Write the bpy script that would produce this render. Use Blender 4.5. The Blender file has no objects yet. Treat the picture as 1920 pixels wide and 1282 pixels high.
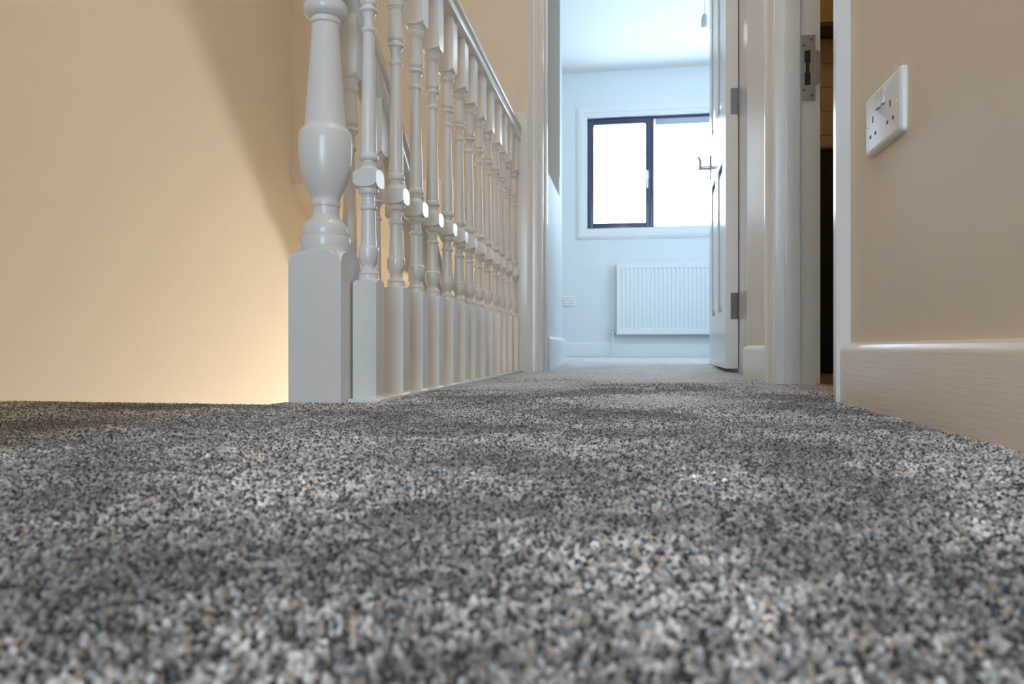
import bpy, bmesh, math, random
import numpy as np
from mathutils import Vector, Matrix
random.seed(7)
RNG = np.random.default_rng(7)
scene = bpy.context.scene
COL = scene.collection

# ------------------------------------------------------------------ camera, world, light, exposure
CAM_H = 0.086
cam_d = bpy.data.cameras.new('camera')
cam = bpy.data.objects.new('camera', cam_d)
COL.objects.link(cam)
cam.location = (0, 0, CAM_H)
cam.rotation_euler = (math.radians(90), 0, math.radians(9.09))
cam_d.sensor_width = 36.0
cam_d.lens = 36.0 * 1400 / 1920
cam_d.shift_y = 12 / 1920
cam_d.clip_start = 0.01
cam_d.dof.use_dof = True
cam_d.dof.focus_distance = 1.30
cam_d.dof.aperture_fstop = 11.0
scene.camera = cam

scene.view_settings.view_transform = 'Standard'
scene.view_settings.look = 'None'
scene.view_settings.gamma = 1.0
scene.view_settings.use_curve_mapping = False
scene.view_settings.exposure = 0.45
scene.cycles.use_denoising = True
scene.cycles.max_bounces = 10
scene.cycles.diffuse_bounces = 6
scene.cycles.sample_clamp_indirect = 8.0
scene.cycles.caustics_reflective = False
scene.cycles.caustics_refractive = False

SKY = 29.0
world = bpy.data.worlds.new('sky'); scene.world = world
world.use_nodes = True
nt = world.node_tree; nt.nodes.clear()
wo = nt.nodes.new('ShaderNodeOutputWorld'); bg = nt.nodes.new('ShaderNodeBackground')
tc = nt.nodes.new('ShaderNodeTexCoord'); mp = nt.nodes.new('ShaderNodeMapping')
mp.inputs['Scale'].default_value = (3.0, 3.0, 6.0)
nz = nt.nodes.new('ShaderNodeTexNoise'); nz.inputs['Scale'].default_value = 1.6; nz.inputs['Detail'].default_value = 6
nz.inputs['Roughness'].default_value = 0.5
cr = nt.nodes.new('ShaderNodeValToRGB')
cr.color_ramp.elements[0].position = 0.36; cr.color_ramp.elements[0].color = (0.190, 0.262, 0.358, 1)
cr.color_ramp.elements[1].position = 0.62; cr.color_ramp.elements[1].color = (0.240, 0.282, 0.325, 1)
nt.links.new(tc.outputs['Generated'], mp.inputs['Vector']); nt.links.new(mp.outputs[0], nz.inputs['Vector'])
nt.links.new(nz.outputs['Fac'], cr.inputs['Fac']); nt.links.new(cr.outputs['Color'], bg.inputs['Color'])
bg.inputs['Strength'].default_value = SKY
nt.links.new(bg.outputs[0], wo.inputs['Surface'])

def portal(loc, rot, sx, sy):
    l = bpy.data.lights.new('window_portal', 'AREA'); l.shape = 'RECTANGLE'; l.size = sx; l.size_y = sy
    l.cycles.is_portal = True
    o = bpy.data.objects.new('window_portal', l); COL.objects.link(o); o.location = loc; o.rotation_euler = rot
PI = math.pi
portal((0.45, 6.42, 1.55), (-PI/2, 0, 0), 1.68, 0.96)      # bedroom window in view: faces -Y
portal((1.79, 4.65, 1.55), (0, PI/2, 0), 1.0, 1.1)          # added bedroom side window: faces -X
portal((-0.08, -1.69, 0.82), (PI/2, 0, 0), 0.78, 1.56)       # landing window behind the camera: faces +Y

sun_d = bpy.data.lights.new('sun', 'SUN'); sun_d.energy = 2.5; sun_d.angle = math.radians(1.2); sun_d.color = (0.84, 0.93, 1.0)
sun = bpy.data.objects.new('sun', sun_d); COL.objects.link(sun); sun.location = (6, 5, 5)
sun.rotation_euler = Vector((-1.0, -0.12, -0.40)).to_track_quat('-Z', 'Y').to_euler()      # through the bedroom's added side window

# ------------------------------------------------------------------ materials
def mat(name, col, rough=0.5, metal=0.0, bump=0.0, bscale=(60, 60, 60), var=0.0, spec=0.5, vscale=3.0, coat=0.0):
    m = bpy.data.materials.new(name); m.use_nodes = True
    t = m.node_tree; b = t.nodes['Principled BSDF']
    b.inputs['Base Color'].default_value = (*col, 1); b.inputs['Roughness'].default_value = rough
    b.inputs['Metallic'].default_value = metal; b.inputs['Specular IOR Level'].default_value = spec
    b.inputs['Coat Weight'].default_value = coat
    g = t.nodes.new('ShaderNodeNewGeometry')
    if var > 0:
        n = t.nodes.new('ShaderNodeTexNoise'); n.inputs['Scale'].default_value = vscale; n.inputs['Detail'].default_value = 5
        r = t.nodes.new('ShaderNodeMapRange'); r.inputs['To Min'].default_value = 1 - var; r.inputs['To Max'].default_value = 1 + var
        h = t.nodes.new('ShaderNodeHueSaturation'); h.inputs['Color'].default_value = (*col, 1)
        t.links.new(g.outputs['Position'], n.inputs['Vector']); t.links.new(n.outputs['Fac'], r.inputs['Value'])
        t.links.new(r.outputs[0], h.inputs['Value']); t.links.new(h.outputs[0], b.inputs['Base Color'])
    if bump > 0:
        mpn = t.nodes.new('ShaderNodeMapping'); mpn.inputs['Scale'].default_value = bscale
        n2 = t.nodes.new('ShaderNodeTexNoise'); n2.inputs['Scale'].default_value = 1.0; n2.inputs['Detail'].default_value = 4
        bp = t.nodes.new('ShaderNodeBump'); bp.inputs['Strength'].default_value = bump; bp.inputs['Distance'].default_value = 0.0012
        t.links.new(g.outputs['Position'], mpn.inputs['Vector']); t.links.new(mpn.outputs[0], n2.inputs['Vector'])
        t.links.new(n2.outputs['Fac'], bp.inputs['Height']); t.links.new(bp.outputs[0], b.inputs['Normal'])
    return m
M_WOOD = mat('white_gloss_paint', (0.78, 0.775, 0.765), 0.22, bump=0.14, bscale=(110, 110, 7), var=0.03, vscale=9)
M_WOODH = mat('white_gloss_paint_along', (0.77, 0.765, 0.75), 0.20, bump=0.15, bscale=(200, 14, 260), var=0.03, vscale=9)
M_SKIRT = mat('cream_gloss_paint', (0.80, 0.70, 0.595), 0.28, bump=0.3, bscale=(200, 14, 260), var=0.03, vscale=9)
M_WOODX = mat('white_gloss_paint_across', (0.80, 0.82, 0.83), 0.28, bump=0.12, bscale=(14, 200, 260), var=0.02, vscale=9)
M_WALL = mat('cream_wall_paint', (0.77, 0.695, 0.58), 0.55, bump=0.35, bscale=(150, 60, 150), var=0.02, vscale=2)
M_WALLR = mat('cream_wall_paint_right', (0.77, 0.67, 0.55), 0.45, bump=0.22, bscale=(120, 45, 160), var=0.02, vscale=2)
M_BED = mat('pale_bedroom_paint', (0.76, 0.815, 0.84), 0.6, bump=0.1, bscale=(120, 120, 120))
M_CEIL = mat('white_ceiling_paint', (0.78, 0.79, 0.79), 0.7)
M_PLASTIC = mat('white_plastic', (0.80, 0.80, 0.81), 0.28)
M_SLOT = mat('black_slot', (0.01, 0.01, 0.012), 0.5)
M_SHUT = mat('grey_shutter', (0.25, 0.24, 0.24), 0.5)
M_STEEL = mat('brushed_steel', (0.50, 0.48, 0.45), 0.38, metal=1.0, bump=0.1, bscale=(400, 400, 60))
M_BRONZE = mat('dull_steel', (0.16, 0.145, 0.125), 0.5, metal=0.6)
M_HINGE = mat('grey_steel', (0.22, 0.235, 0.25), 0.5, metal=0.6)
M_CHROME = mat('chrome', (0.6, 0.62, 0.65), 0.15, metal=1.0)
M_UPVC = mat('glare_blue_frame', (0.035, 0.040, 0.085), 0.22, spec=0.8)  # navy tint: window glare put into the colour of a plain dark frame
M_RAD = mat('radiator_enamel', (0.80, 0.84, 0.86), 0.3)
M_TILE = mat('cream_tile', (0.66, 0.52, 0.36), 0.2, var=0.05)
M_GROUT = mat('grout', (0.30, 0.23, 0.15), 0.9)
M_BATH = mat('ochre_bathroom_paint', (0.62, 0.45, 0.14), 0.6)
M_DARKW = mat('dark_wood_shelf', (0.10, 0.065, 0.045), 0.5)
M_BLACK = mat('black_cabinet_front', (0.010, 0.010, 0.014), 0.3)
M_TOP = mat('stone_worktop', (0.60, 0.52, 0.40), 0.3, var=0.15, vscale=40)
M_VINYL = mat('tan_vinyl', (0.42, 0.32, 0.18), 0.5, var=0.1)
M_DARKGAP = mat('dark_joint', (0.02, 0.018, 0.016), 0.9)
M_STAIRC = mat('stair_carpet', (0.16, 0.155, 0.15), 0.95, var=0.2, vscale=60)

def glass_mat():
    m = bpy.data.materials.new('window_glass'); m.use_nodes = True; t = m.node_tree; t.nodes.clear()
    o = t.nodes.new('ShaderNodeOutputMaterial'); a = t.nodes.new('ShaderNodeBsdfTransparent'); g = t.nodes.new('ShaderNodeBsdfGlossy')
    g.inputs['Roughness'].default_value = 0.02; x = t.nodes.new('ShaderNodeMixShader'); x.inputs[0].default_value = 0.05
    a.inputs['Color'].default_value = (0.96, 0.98, 0.98, 1)
    t.links.new(a.outputs[0], x.inputs[1]); t.links.new(g.outputs[0], x.inputs[2]); t.links.new(x.outputs[0], o.inputs[0])
    return m
M_GLASS = glass_mat()
def emit(name, col, s):
    m = bpy.data.materials.new(name); m.use_nodes = True; b = m.node_tree.nodes['Principled BSDF']
    b.inputs['Base Color'].default_value = (0.9, 0.9, 0.9, 1)
    b.inputs['Emission Color'].default_value = (*col, 1); b.inputs['Emission Strength'].default_value = s
    return m

def carpet_mat(name, tuft):
    m = bpy.data.materials.new(name); m.use_nodes = True; t = m.node_tree; b = t.nodes['Principled BSDF']
    b.inputs['Roughness'].default_value = 0.5; b.inputs['Specular IOR Level'].default_value = 0.5
    b.inputs['Sheen Weight'].default_value = 0.8; b.inputs['Sheen Roughness'].default_value = 0.5
    g = t.nodes.new('ShaderNodeNewGeometry')
    ramp = t.nodes.new('ShaderNodeValToRGB'); ramp.color_ramp.interpolation = 'LINEAR'
    e = ramp.color_ramp.elements
    cols = [(0.0, (0.012, 0.012, 0.014)), (0.18, (0.038, 0.036, 0.038)), (0.29, (0.14, 0.13, 0.13)), (0.40, (0.32, 0.31, 0.31)),
            (0.52, (0.55, 0.54, 0.55)), (0.66, (0.60, 0.45, 0.34)), (0.76, (0.78, 0.74, 0.72)), (1.0, (0.93, 0.91, 0.91))]
    e[0].position = 0; e[0].color = (*cols[0][1], 1); e[1].position = 1; e[1].color = (*cols[-1][1], 1)
    for p, c in cols[1:-1]:
        q = e.new(p); q.color = (*c, 1)
    if tuft:
        oi = t.nodes.new('ShaderNodeObjectInfo'); t.links.new(oi.outputs['Random'], ramp.inputs['Fac'])
    else:
        v = t.nodes.new('ShaderNodeTexVoronoi'); v.inputs['Scale'].default_value = 280
        sp = t.nodes.new('ShaderNodeSeparateColor'); t.links.new(g.outputs['Position'], v.inputs['Vector'])
        t.links.new(v.outputs['Color'], sp.inputs[0]); t.links.new(sp.outputs[0], ramp.inputs['Fac'])
        bp = t.nodes.new('ShaderNodeBump'); bp.inputs['Strength'].default_value = 0.8; bp.inputs['Distance'].default_value = 0.003
        t.links.new(v.outputs['Distance'], bp.inputs['Height']); t.links.new(bp.outputs[0], b.inputs['Normal'])
    # pile shading painted into the yarn colour, clumps a few cm to 20 cm wide
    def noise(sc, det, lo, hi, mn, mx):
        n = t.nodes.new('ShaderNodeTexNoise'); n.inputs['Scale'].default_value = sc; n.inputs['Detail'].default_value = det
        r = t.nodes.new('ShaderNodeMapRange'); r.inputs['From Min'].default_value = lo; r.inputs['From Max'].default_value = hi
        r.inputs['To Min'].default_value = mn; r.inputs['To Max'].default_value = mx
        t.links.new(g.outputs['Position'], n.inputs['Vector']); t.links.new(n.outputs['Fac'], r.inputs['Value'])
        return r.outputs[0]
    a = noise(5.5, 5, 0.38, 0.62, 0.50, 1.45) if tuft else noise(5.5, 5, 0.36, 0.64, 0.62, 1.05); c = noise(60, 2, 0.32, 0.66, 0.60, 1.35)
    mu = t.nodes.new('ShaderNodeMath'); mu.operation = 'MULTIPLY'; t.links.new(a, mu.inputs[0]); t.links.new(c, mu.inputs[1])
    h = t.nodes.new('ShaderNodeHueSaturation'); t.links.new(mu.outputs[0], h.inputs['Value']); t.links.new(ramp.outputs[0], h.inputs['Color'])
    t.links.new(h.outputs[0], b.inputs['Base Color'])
    if tuft:                                   # yarn lets some light through
        tr = t.nodes.new('ShaderNodeBsdfTranslucent'); mx = t.nodes.new('ShaderNodeMixShader'); mx.inputs[0].default_value = 0.40
        out = t.nodes['Material Output']
        t.links.new(h.outputs[0], tr.inputs['Color']); t.links.new(b.outputs[0], mx.inputs[1]); t.links.new(tr.outputs[0], mx.inputs[2])
        t.links.new(mx.outputs[0], out.inputs['Surface'])
    return m
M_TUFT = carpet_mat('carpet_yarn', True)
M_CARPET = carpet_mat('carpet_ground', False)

# ------------------------------------------------------------------ helpers
def link(name, me, m, parent=None):
    o = bpy.data.objects.new(name, me); COL.objects.link(o)
    if m is not None and len(me.materials) == 0: me.materials.append(m)
    if parent is not None:
        o.parent = parent; o.matrix_parent_inverse = parent.matrix_world.inverted()
    return o
def obj(name, bm, m, parent=None, smooth=False, ang=35):
    me = bpy.data.meshes.new(name)
    bmesh.ops.recalc_face_normals(bm, faces=bm.faces)
    bm.to_mesh(me); bm.free()
    if smooth:
        for p in me.polygons: p.use_smooth = True
        me.set_sharp_from_angle(angle=math.radians(ang))
    return link(name, me, m, parent)
def add_box(bm, x0, x1, y0, y1, z0, z1, bev=0.0):
    vs = [bm.verts.new(p) for p in ((x0,y0,z0),(x1,y0,z0),(x1,y1,z0),(x0,y1,z0),(x0,y0,z1),(x1,y0,z1),(x1,y1,z1),(x0,y1,z1))]
    fs = [bm.faces.new([vs[i] for i in f]) for f in ((0,3,2,1),(4,5,6,7),(0,1,5,4),(1,2,6,5),(2,3,7,6),(3,0,4,7))]
    if bev > 0:
        es = list({e for f in fs for e in f.edges})
        bmesh.ops.bevel(bm, geom=es, offset=bev, segments=2, affect='EDGES', profile=0.6)
    return bm
def box(name, x0, x1, y0, y1, z0, z1, m, parent=None, bev=0.0):
    return obj(name, add_box(bmesh.new(), x0, x1, y0, y1, z0, z1, bev), m, parent, smooth=bev > 0)
def add_prism(bm, pts, axis, a, b):
    """extrude closed 2D outline pts along axis from a to b; 2D order = the two other axes in xyz order"""
    def P(p, t):
        return (t, p[0], p[1]) if axis == 'x' else (p[0], t, p[1]) if axis == 'y' else (p[0], p[1], t)
    A = [bm.verts.new(P(p, a)) for p in pts]; B = [bm.verts.new(P(p, b)) for p in pts]
    n = len(pts); bm.faces.new(A); bm.faces.new(B[::-1])
    for i in range(n): bm.faces.new((A[i], B[i], B[(i+1) % n], A[(i+1) % n]))
    return bm
def prism(name, pts, axis, a, b, m, parent=None, smooth=False, ang=30):
    return obj(name, add_prism(bmesh.new(), pts, axis, a, b), m, parent, smooth, ang)
def add_cyl(bm, p, q, r0, r1=None, n=20):
    p, q = Vector(p), Vector(q); r1 = r0 if r1 is None else r1
    d = (q - p).normalized(); u = d.orthogonal().normalized(); w = d.cross(u)
    A = [bm.verts.new(p + (u*math.cos(2*PI*i/n) + w*math.sin(2*PI*i/n))*r0) for i in range(n)]
    B = [bm.verts.new(q + (u*math.cos(2*PI*i/n) + w*math.sin(2*PI*i/n))*r1) for i in range(n)]
    bm.faces.new(A[::-1]); bm.faces.new(B)
    for i in range(n): bm.faces.new((A[i], A[(i+1) % n], B[(i+1) % n], B[i]))
    return bm
def turned(prof, half, n=48, cx=0, cy=0):
    """square stock of half-width `half` cut by a lathe profile. Entries: (z, None) full square; (z, R) circle or square cut by R;
    (z_corner, z_middle, power) a ring lying on the square faces along the arch the lathe leaves there"""
    bm = bmesh.new(); rings = []
    for e in prof:
        ring = []
        for i in range(n):
            a = 2*PI*i/n; m = max(abs(math.cos(a)), abs(math.sin(a))); sq = half/m
            if len(e) == 3:
                t = min(1.0, math.sqrt(max(0, 1/(m*m)-1)))         # 0 mid-face .. 1 corner
                z = e[0] + (e[1]-e[0])*(1-t**e[2])**(0.5 if e[2] == 2 else 1); r = sq
            else:
                z = e[0]; r = sq if e[1] is None else min(sq, e[1])
            ring.append(bm.verts.new((cx + r*math.cos(a), cy + r*math.sin(a), z)))
        rings.append(ring)
    bm.faces.new(rings[0][::-1]); bm.faces.new(rings[-1])
    for A, B in zip(rings, rings[1:]):
        for i in range(n): bm.faces.new((A[i], A[(i+1) % n], B[(i+1) % n], B[i]))
    return bm
def smoothp(pts, k=3):
    """Catmull-Rom refinement of a profile given as runs; None-radius points stay"""
    out = []
    for i in range(len(pts)-1):
        p0 = pts[max(i-1, 0)]; p1 = pts[i]; p2 = pts[i+1]; p3 = pts[min(i+2, len(pts)-1)]
        for j in range(k):
            t = j/k
            f = lambda a, b, c, d: 0.5*((2*b) + (-a+c)*t + (2*a-5*b+4*c-d)*t*t + (-a+3*b-3*c+d)*t**3)
            out.append((f(p0[0], p1[0], p2[0], p3[0]), max(0.001, f(p0[1], p1[1], p2[1], p3[1]))))
    out.append(pts[-1]); return out
def struct(o): o['kind'] = 'structure'; return o
def thing(name, label, cat, loc=(0, 0, 0), group=None):
    o = bpy.data.objects.new(name, None); COL.objects.link(o); o.location = loc; o.empty_display_size = 0.05
    bpy.context.view_layer.update()
    o['label'] = label; o['category'] = cat
    if group: o['group'] = group
    return o
def sroot(name, loc=(0, 0, 0)):
    o = bpy.data.objects.new(name, None); COL.objects.link(o); o.location = loc; o['kind'] = 'structure'; o.empty_display_size = 0.05
    bpy.context.view_layer.update(); return o

# ------------------------------------------------------------------ key positions (metres; x right, y along the corridor)
XL = -1.351           # left wall of the stairwell
XR = 0.349            # right wall of the landing
YE = 2.82             # wall with the bedroom door
YW = 6.29             # bedroom window wall
CH = 2.40             # ceiling
YB = -1.60            # wall behind the camera
FB = 0.018            # bedroom carpet level
# ------------------------------------------------------------------ floors
def floor_mesh():
    bm = bmesh.new()
    add_box(bm, XL, XR+0.01, YB, 1.100, -0.25, -0.006)                 # landing
    add_box(bm, -0.560, -0.405, 1.100, 1.245, -0.25, -0.006)
    add_box(bm, -0.405, XR+0.10, 1.100, YE+0.10, -0.25, -0.0026)        # corridor
    return bm
struct(obj('floor', floor_mesh(), M_CARPET))
bm = bmesh.new()
pts = [(YE+0.10, -0.25), (YE+0.10, -0.0026), (3.0, -0.0022)] + [(3.0+0.5*t, -0.004+(FB+0.002)*(3*t*t-2*t**3)) for t in (0.2, 0.4, 0.6, 0.8, 1.0)] + [(YW+0.02, FB), (YW+0.02, -0.25)]
add_prism(bm, pts, 'x', -0.332, 1.70)
add_box(bm, XL, -0.332, 3.6, YW+0.02, -0.25, FB)
struct(obj('floor_bedroom', bm, M_CARPET))
struct(box('floor_bathroom', 0.455, 1.95, 1.25, 3.30, -0.25, -0.004, M_VINYL))
box('threshold_strip', XR+0.10, 0.456, 1.36, 1.93, -0.25, 0.0, M_VINYL)['kind'] = 'structure'
# ------------------------------------------------------------------ walls
struct(box('wall_left', XL-0.12, XL, YB-0.1, 6.6, -2.6, CH, M_WALL))
struct(box('wall_right', XR, XR+0.107, YB, 1.276, -0.25, CH, M_WALLR))
wr = struct(box('wall_right_far', 0.362, 0.462, 1.99, 2.45, -0.25, CH, M_WALLR))
struct(box('wall_right_lintel', XR, 0.456, 1.276, 1.99, 2.04, CH, M_WALLR))
struct(box('ceiling', XL-0.1, XR+0.12, YB-0.1, YE+0.05, CH, CH+0.1, M_CEIL))
struct(box('wall_right_end', 0.409, 0.462, 2.45, YE+0.06, -0.25, CH, M_WALLR))
# wall behind the camera, with its window opening
bm = bmesh.new()
bx0, bx1, bz0, bz1 = -0.47, 0.31, 0.04, 1.60
add_box(bm, XL-0.1, bx0, YB-0.12, YB, -0.25, CH); add_box(bm, bx1, XR+0.1, YB-0.12, YB, -0.25, CH)
add_box(bm, bx0, bx1, YB-0.12, YB, -0.25, bz0); add_box(bm, bx0, bx1, YB-0.12, YB, bz1, CH)
struct(obj('wall_back', bm, M_WALL))
struct(box('wall_light_block', -0.60, -0.50, YB-0.02, 0.33, -0.25, CH, M_WALL))  # unseen wall, added to keep window light off the carpet at the left
# end wall: over the stairwell (bulkhead), the pier beside the door, and the head over the door
bm = bmesh.new()
BH = 0.745
add_box(bm, XL, -0.400, YE, YE+0.10, BH, CH)
add_box(bm, -0.468, -0.345, YE+0.001, YE+0.10, -0.25, CH)
add_box(bm, -0.345, 0.409, YE, YE+0.10, 2.05, CH)
struct(obj('wall_end', bm, M_WALL))
# sloping soffit over the stairs and the ceiling downstairs
sof = [(YE+0.001, BH), (4.25, BH-0.72*(4.25-YE)), (6.6, BH-0.72*(4.25-YE)), (6.6, BH-0.72*(4.25-YE)-0.0+0.06), (4.27, BH-0.72*(4.25-YE)+0.06), (YE+0.02, BH+0.03)]
struct(prism('ceiling_soffit', sof, 'x', XL, -0.46, M_WALL))
# downstairs hall shell
bm = bmesh.new(); add_box(bm, -0.465, -0.36, 1.09, 6.6, -2.6, -0.012); struct(obj('wall_stair_side', bm, M_WALL))
bm = bmesh.new(); add_box(bm, XL, -0.465, 1.0, 1.10, -2.6, -0.25); struct(obj('wall_stair_near', bm, M_WALL))
struct(box('wall_hall_far', XL, -0.46, 6.5, 6.6, -2.6, 0.0, M_WALL))
struct(box('floor_hall', XL-0.1, -0.36, 1.0, 6.6, -2.7, -2.6, M_STAIRC))
struct(box('wall_stair_fill', -0.468, -0.335, YE+0.1, 3.6, -0.25, 0.0, M_WALL))
# landing nosing along the stair head
struct(box('trim_1', XL, -0.562, 1.100, 1.118, -0.20, -0.012, M_WOODX, bev=0.004))
# ------------------------------------------------------------------ bedroom shell
wx0, wx1, wz0, wz1 = -0.368, 1.270, 1.088, 2.022
bm = bmesh.new()
add_box(bm, XL, wx0, YW, YW+0.22, -0.25, CH); add_box(bm, wx1, 1.82, YW, YW+0.22, -0.25, CH)
add_box(bm, wx0, wx1, YW, YW+0.22, -0.25, wz0); add_box(bm, wx0, wx1, YW, YW+0.22, wz1, CH)
struct(obj('wall_window', bm, M_BED))
bm = bmesh.new()
add_box(bm, 1.70, 1.82, YE+0.1, 4.1, -0.25, CH); add_box(bm, 1.70, 1.82, 5.2, YW, -0.25, CH)
add_box(bm, 1.70, 1.82, 4.1, 5.2, -0.25, 1.05); add_box(bm, 1.70, 1.82, 4.1, 5.2, 2.05, CH)
struct(obj('wall_bedroom_right', bm, M_BED))  # opening is for the added side window
struct(box('wall_bedroom_door_side', 0.462, 1.75, 3.32, 3.42, -0.25, CH, M_BED))
struct(box('wall_bedroom_door_return', 0.40, 0.462, YE+0.06, 3.42, -0.25, CH, M_BED))
struct(box('ceiling_bedroom', XL, 1.82, YE+0.05, YW+0.2, CH, CH+0.1, M_CEIL))
struct(box('wall_alcove', XL, -0.332, 3.50, 3.60, -0.25, CH, M_BED))
# boxed-in stair head inside the bedroom
bm = bmesh.new()
add_box(bm, -0.345, -0.332, YE+0.10, 3.50, -0.10, 0.775)
add_box(bm, XL, -0.332, YE+0.10, 3.50, 0.775, 0.795)
struct(obj('wall_stair_box', bm, M_BED))
# ------------------------------------------------------------------ skirtings
def skirt_prof(face, back, h, s=1):
    """outline in (x, z); face is the room-side x"""
    t = back - face
    return [(back, -0.02), (face, -0.02), (face, h-0.012), (face+0.10*t, h-0.006), (face+0.30*t, h-0.0015), (face+0.55*t, h), (back, h+0.003)]
struct(prism('baseboard_right', skirt_prof(0.333, XR+0.002, 0.093), 'y', YB, 1.2755, M_SKIRT, smooth=True, ang=25))
struct(prism('baseboard_right_far', skirt_prof(0.346, 0.364, 0.093), 'y', 1.99, 2.43, M_SKIRT, smooth=True, ang=25))
struct(prism('baseboard_left', skirt_prof(XL+0.018, XL-0.002, 0.093), 'y', YB, 1.10, M_WOODH, smooth=True))
struct(prism('baseboard_window', [(YW+0.002, 0), (YW-0.018, 0), (YW-0.018, 0.118), (YW-0.013, 0.128), (YW-0.007, 0.133), (YW+0.002, 0.135)], 'x', XL, 1.7, M_BED, smooth=True))
sk = [(-0.345, -0.02), (-0.314, -0.02), (-0.314, 0.118), (-0.317, 0.127), (-0.323, 0.133), (-0.345, 0.136)]
struct(prism('baseboard_stair_box', sk, 'y', YE+0.12, 3.618, M_WOODX, smooth=True))
struct(prism('baseboard_alcove', [(3.502, 0.79), (3.484, 0.79), (3.484, 0.885), (3.488, 0.894), (3.502, 0.9)], 'x', XL, -0.334, M_WOODX, smooth=True))

# ------------------------------------------------------------------ carpet pile (tufts only where they can be told apart)
def tuft_mesh(k):
    rr = random.Random(k); bm = bmesh.new(); n = 5; rings = []
    for z, r in ((-0.006, 0.0011), (-0.003, 0.0016), (0.0, 0.0018), (0.0016, 0.0012)):
        dx, dy = rr.uniform(-.0005, .0005), rr.uniform(-.0005, .0005); tw = z*260
        rings.append([bm.verts.new((dx+r*math.cos(2*PI*i/n+tw), dy+r*math.sin(2*PI*i/n+tw), z)) for i in range(n)])
    top = bm.verts.new((rr.uniform(-.0006, .0006), rr.uniform(-.0006, .0006), 0.0024))
    for A, B in zip(rings, rings[1:]):
        for i in range(n): bm.faces.new((A[i], A[(i+1) % n], B[(i+1) % n], B[i]))
    for i in range(n): bm.faces.new((rings[-1][i], rings[-1][(i+1) % n], top))
    me = bpy.data.meshes.new('tuft'); bm.to_mesh(me); bm.free(); me.materials.append(M_TUFT)
    for p in me.polygons: p.use_smooth = True
    return me
def grid(x0, x1, y0, y1, s, keep=None):
    xs, ys = np.meshgrid(np.arange(x0, x1, s), np.arange(y0, y1, s))
    xs = xs.ravel() + RNG.uniform(-.5, .5, xs.size)*s; ys = ys.ravel() + RNG.uniform(-.5, .5, ys.size)*s
    if keep is not None:
        k = keep(xs, ys); xs, ys = xs[k], ys[k]
    return np.stack([xs, ys], 1)
inview = lambda x, y: (y > 0.10) & (x > -1.02*y - 0.10) & (x < 0.62*y + 0.08)
P = [(grid(-0.56, -0.404, 1.098, 1.149, 0.0026), 0.9),
     (grid(-1.34, 0.331, 0.0, 1.098, 0.0025, inview), 0.80),
     (grid(-1.34, 0.331, -0.25, 1.098, 0.0055, lambda x, y: ~inview(x, y)), 1.9),
     (grid(-0.404, 0.345, 1.098, 1.9, 0.0027, lambda x, y: (x < 0.331) | ((y > 1.30) & (y < 1.98))), 0.92),
     (grid(0.345, 0.45, 1.35, 1.92, 0.004), 1.2),
     (grid(-0.404, 0.36, 1.9, 2.6, 0.0034), 0.95)
     ]
pos = np.concatenate([p for p, s in P]); scl = np.concatenate([np.full(len(p), s) for p, s in P])
# further off the tufts merge into the ground pile
keep = RNG.uniform(0, 1, len(pos)) > np.clip((pos[:, 1]-1.0)/1.25, 0, 1)**0.7
pos, scl = pos[keep], scl[keep]
zz = np.zeros(len(pos))
t = np.clip((pos[:, 1]-3.0)/0.5, 0, 1); zz += (FB+0.002)*(3*t*t-2*t**3)
# faint unevenness of the laid carpet
zz += 0.0012*np.sin(pos[:, 0]*9+1)*np.sin(pos[:, 1]*7+2) + RNG.normal(0, 0.0004, len(pos)) - 0.0035 - 0.0008*np.clip((pos[:, 1]-1.2)/0.8, 0, 1)
me = bpy.data.meshes.new('carpet_pile')
me.vertices.add(len(pos))
me.vertices.foreach_set('co', np.concatenate([pos, zz[:, None]], 1).astype(np.float32).ravel())
at = me.attributes.new('tuft_scale', 'FLOAT', 'POINT'); at.data.foreach_set('value', (scl*RNG.uniform(0.8, 1.25, len(pos))).astype(np.float32))
at = me.attributes.new('tuft_rot', 'FLOAT_VECTOR', 'POINT')
rot = np.stack([RNG.normal(0, 0.24, len(pos)), RNG.normal(0, 0.24, len(pos)), RNG.uniform(0, 6.28, len(pos))], 1)
at.data.foreach_set('vector', rot.astype(np.float32).ravel())
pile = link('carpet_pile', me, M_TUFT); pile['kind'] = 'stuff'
pile['label'] = 'grey flecked twist-pile carpet covering the landing and corridor floor'; pile['category'] = 'carpet'
hid = bpy.data.collections.new('tuft_source')
tob = []
for k in range(3):
    o = bpy.data.objects.new('tuft', tuft_mesh(k)); hid.objects.link(o); tob.append(o)
ng = bpy.data.node_groups.new('pile', 'GeometryNodeTree')
ng.interface.new_socket('Geometry', in_out='INPUT', socket_type='NodeSocketGeometry')
ng.interface.new_socket('Geometry', in_out='OUTPUT', socket_type='NodeSocketGeometry')
N = ng.nodes; gi = N.new('NodeGroupInput'); go = N.new('NodeGroupOutput'); ip = N.new('GeometryNodeInstanceOnPoints')
ci = N.new('GeometryNodeCollectionInfo'); ci.inputs['Collection'].default_value = hid; ci.inputs['Separate Children'].default_value = True
ip.inputs['Pick Instance'].default_value = True
a1 = N.new('GeometryNodeInputNamedAttribute'); a1.data_type = 'FLOAT'; a1.inputs['Name'].default_value = 'tuft_scale'
a2 = N.new('GeometryNodeInputNamedAttribute'); a2.data_type = 'FLOAT_VECTOR'; a2.inputs['Name'].default_value = 'tuft_rot'
e2r = N.new('FunctionNodeEulerToRotation')
L = ng.links.new
L(gi.outputs[0], ip.inputs['Points']); L(ci.outputs[0], ip.inputs['Instance'])
L(a2.outputs['Attribute'], e2r.inputs[0]); L(e2r.outputs[0], ip.inputs['Rotation']); L(a1.outputs['Attribute'], ip.inputs['Scale'])
L(ip.outputs[0], go.inputs[0])
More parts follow.
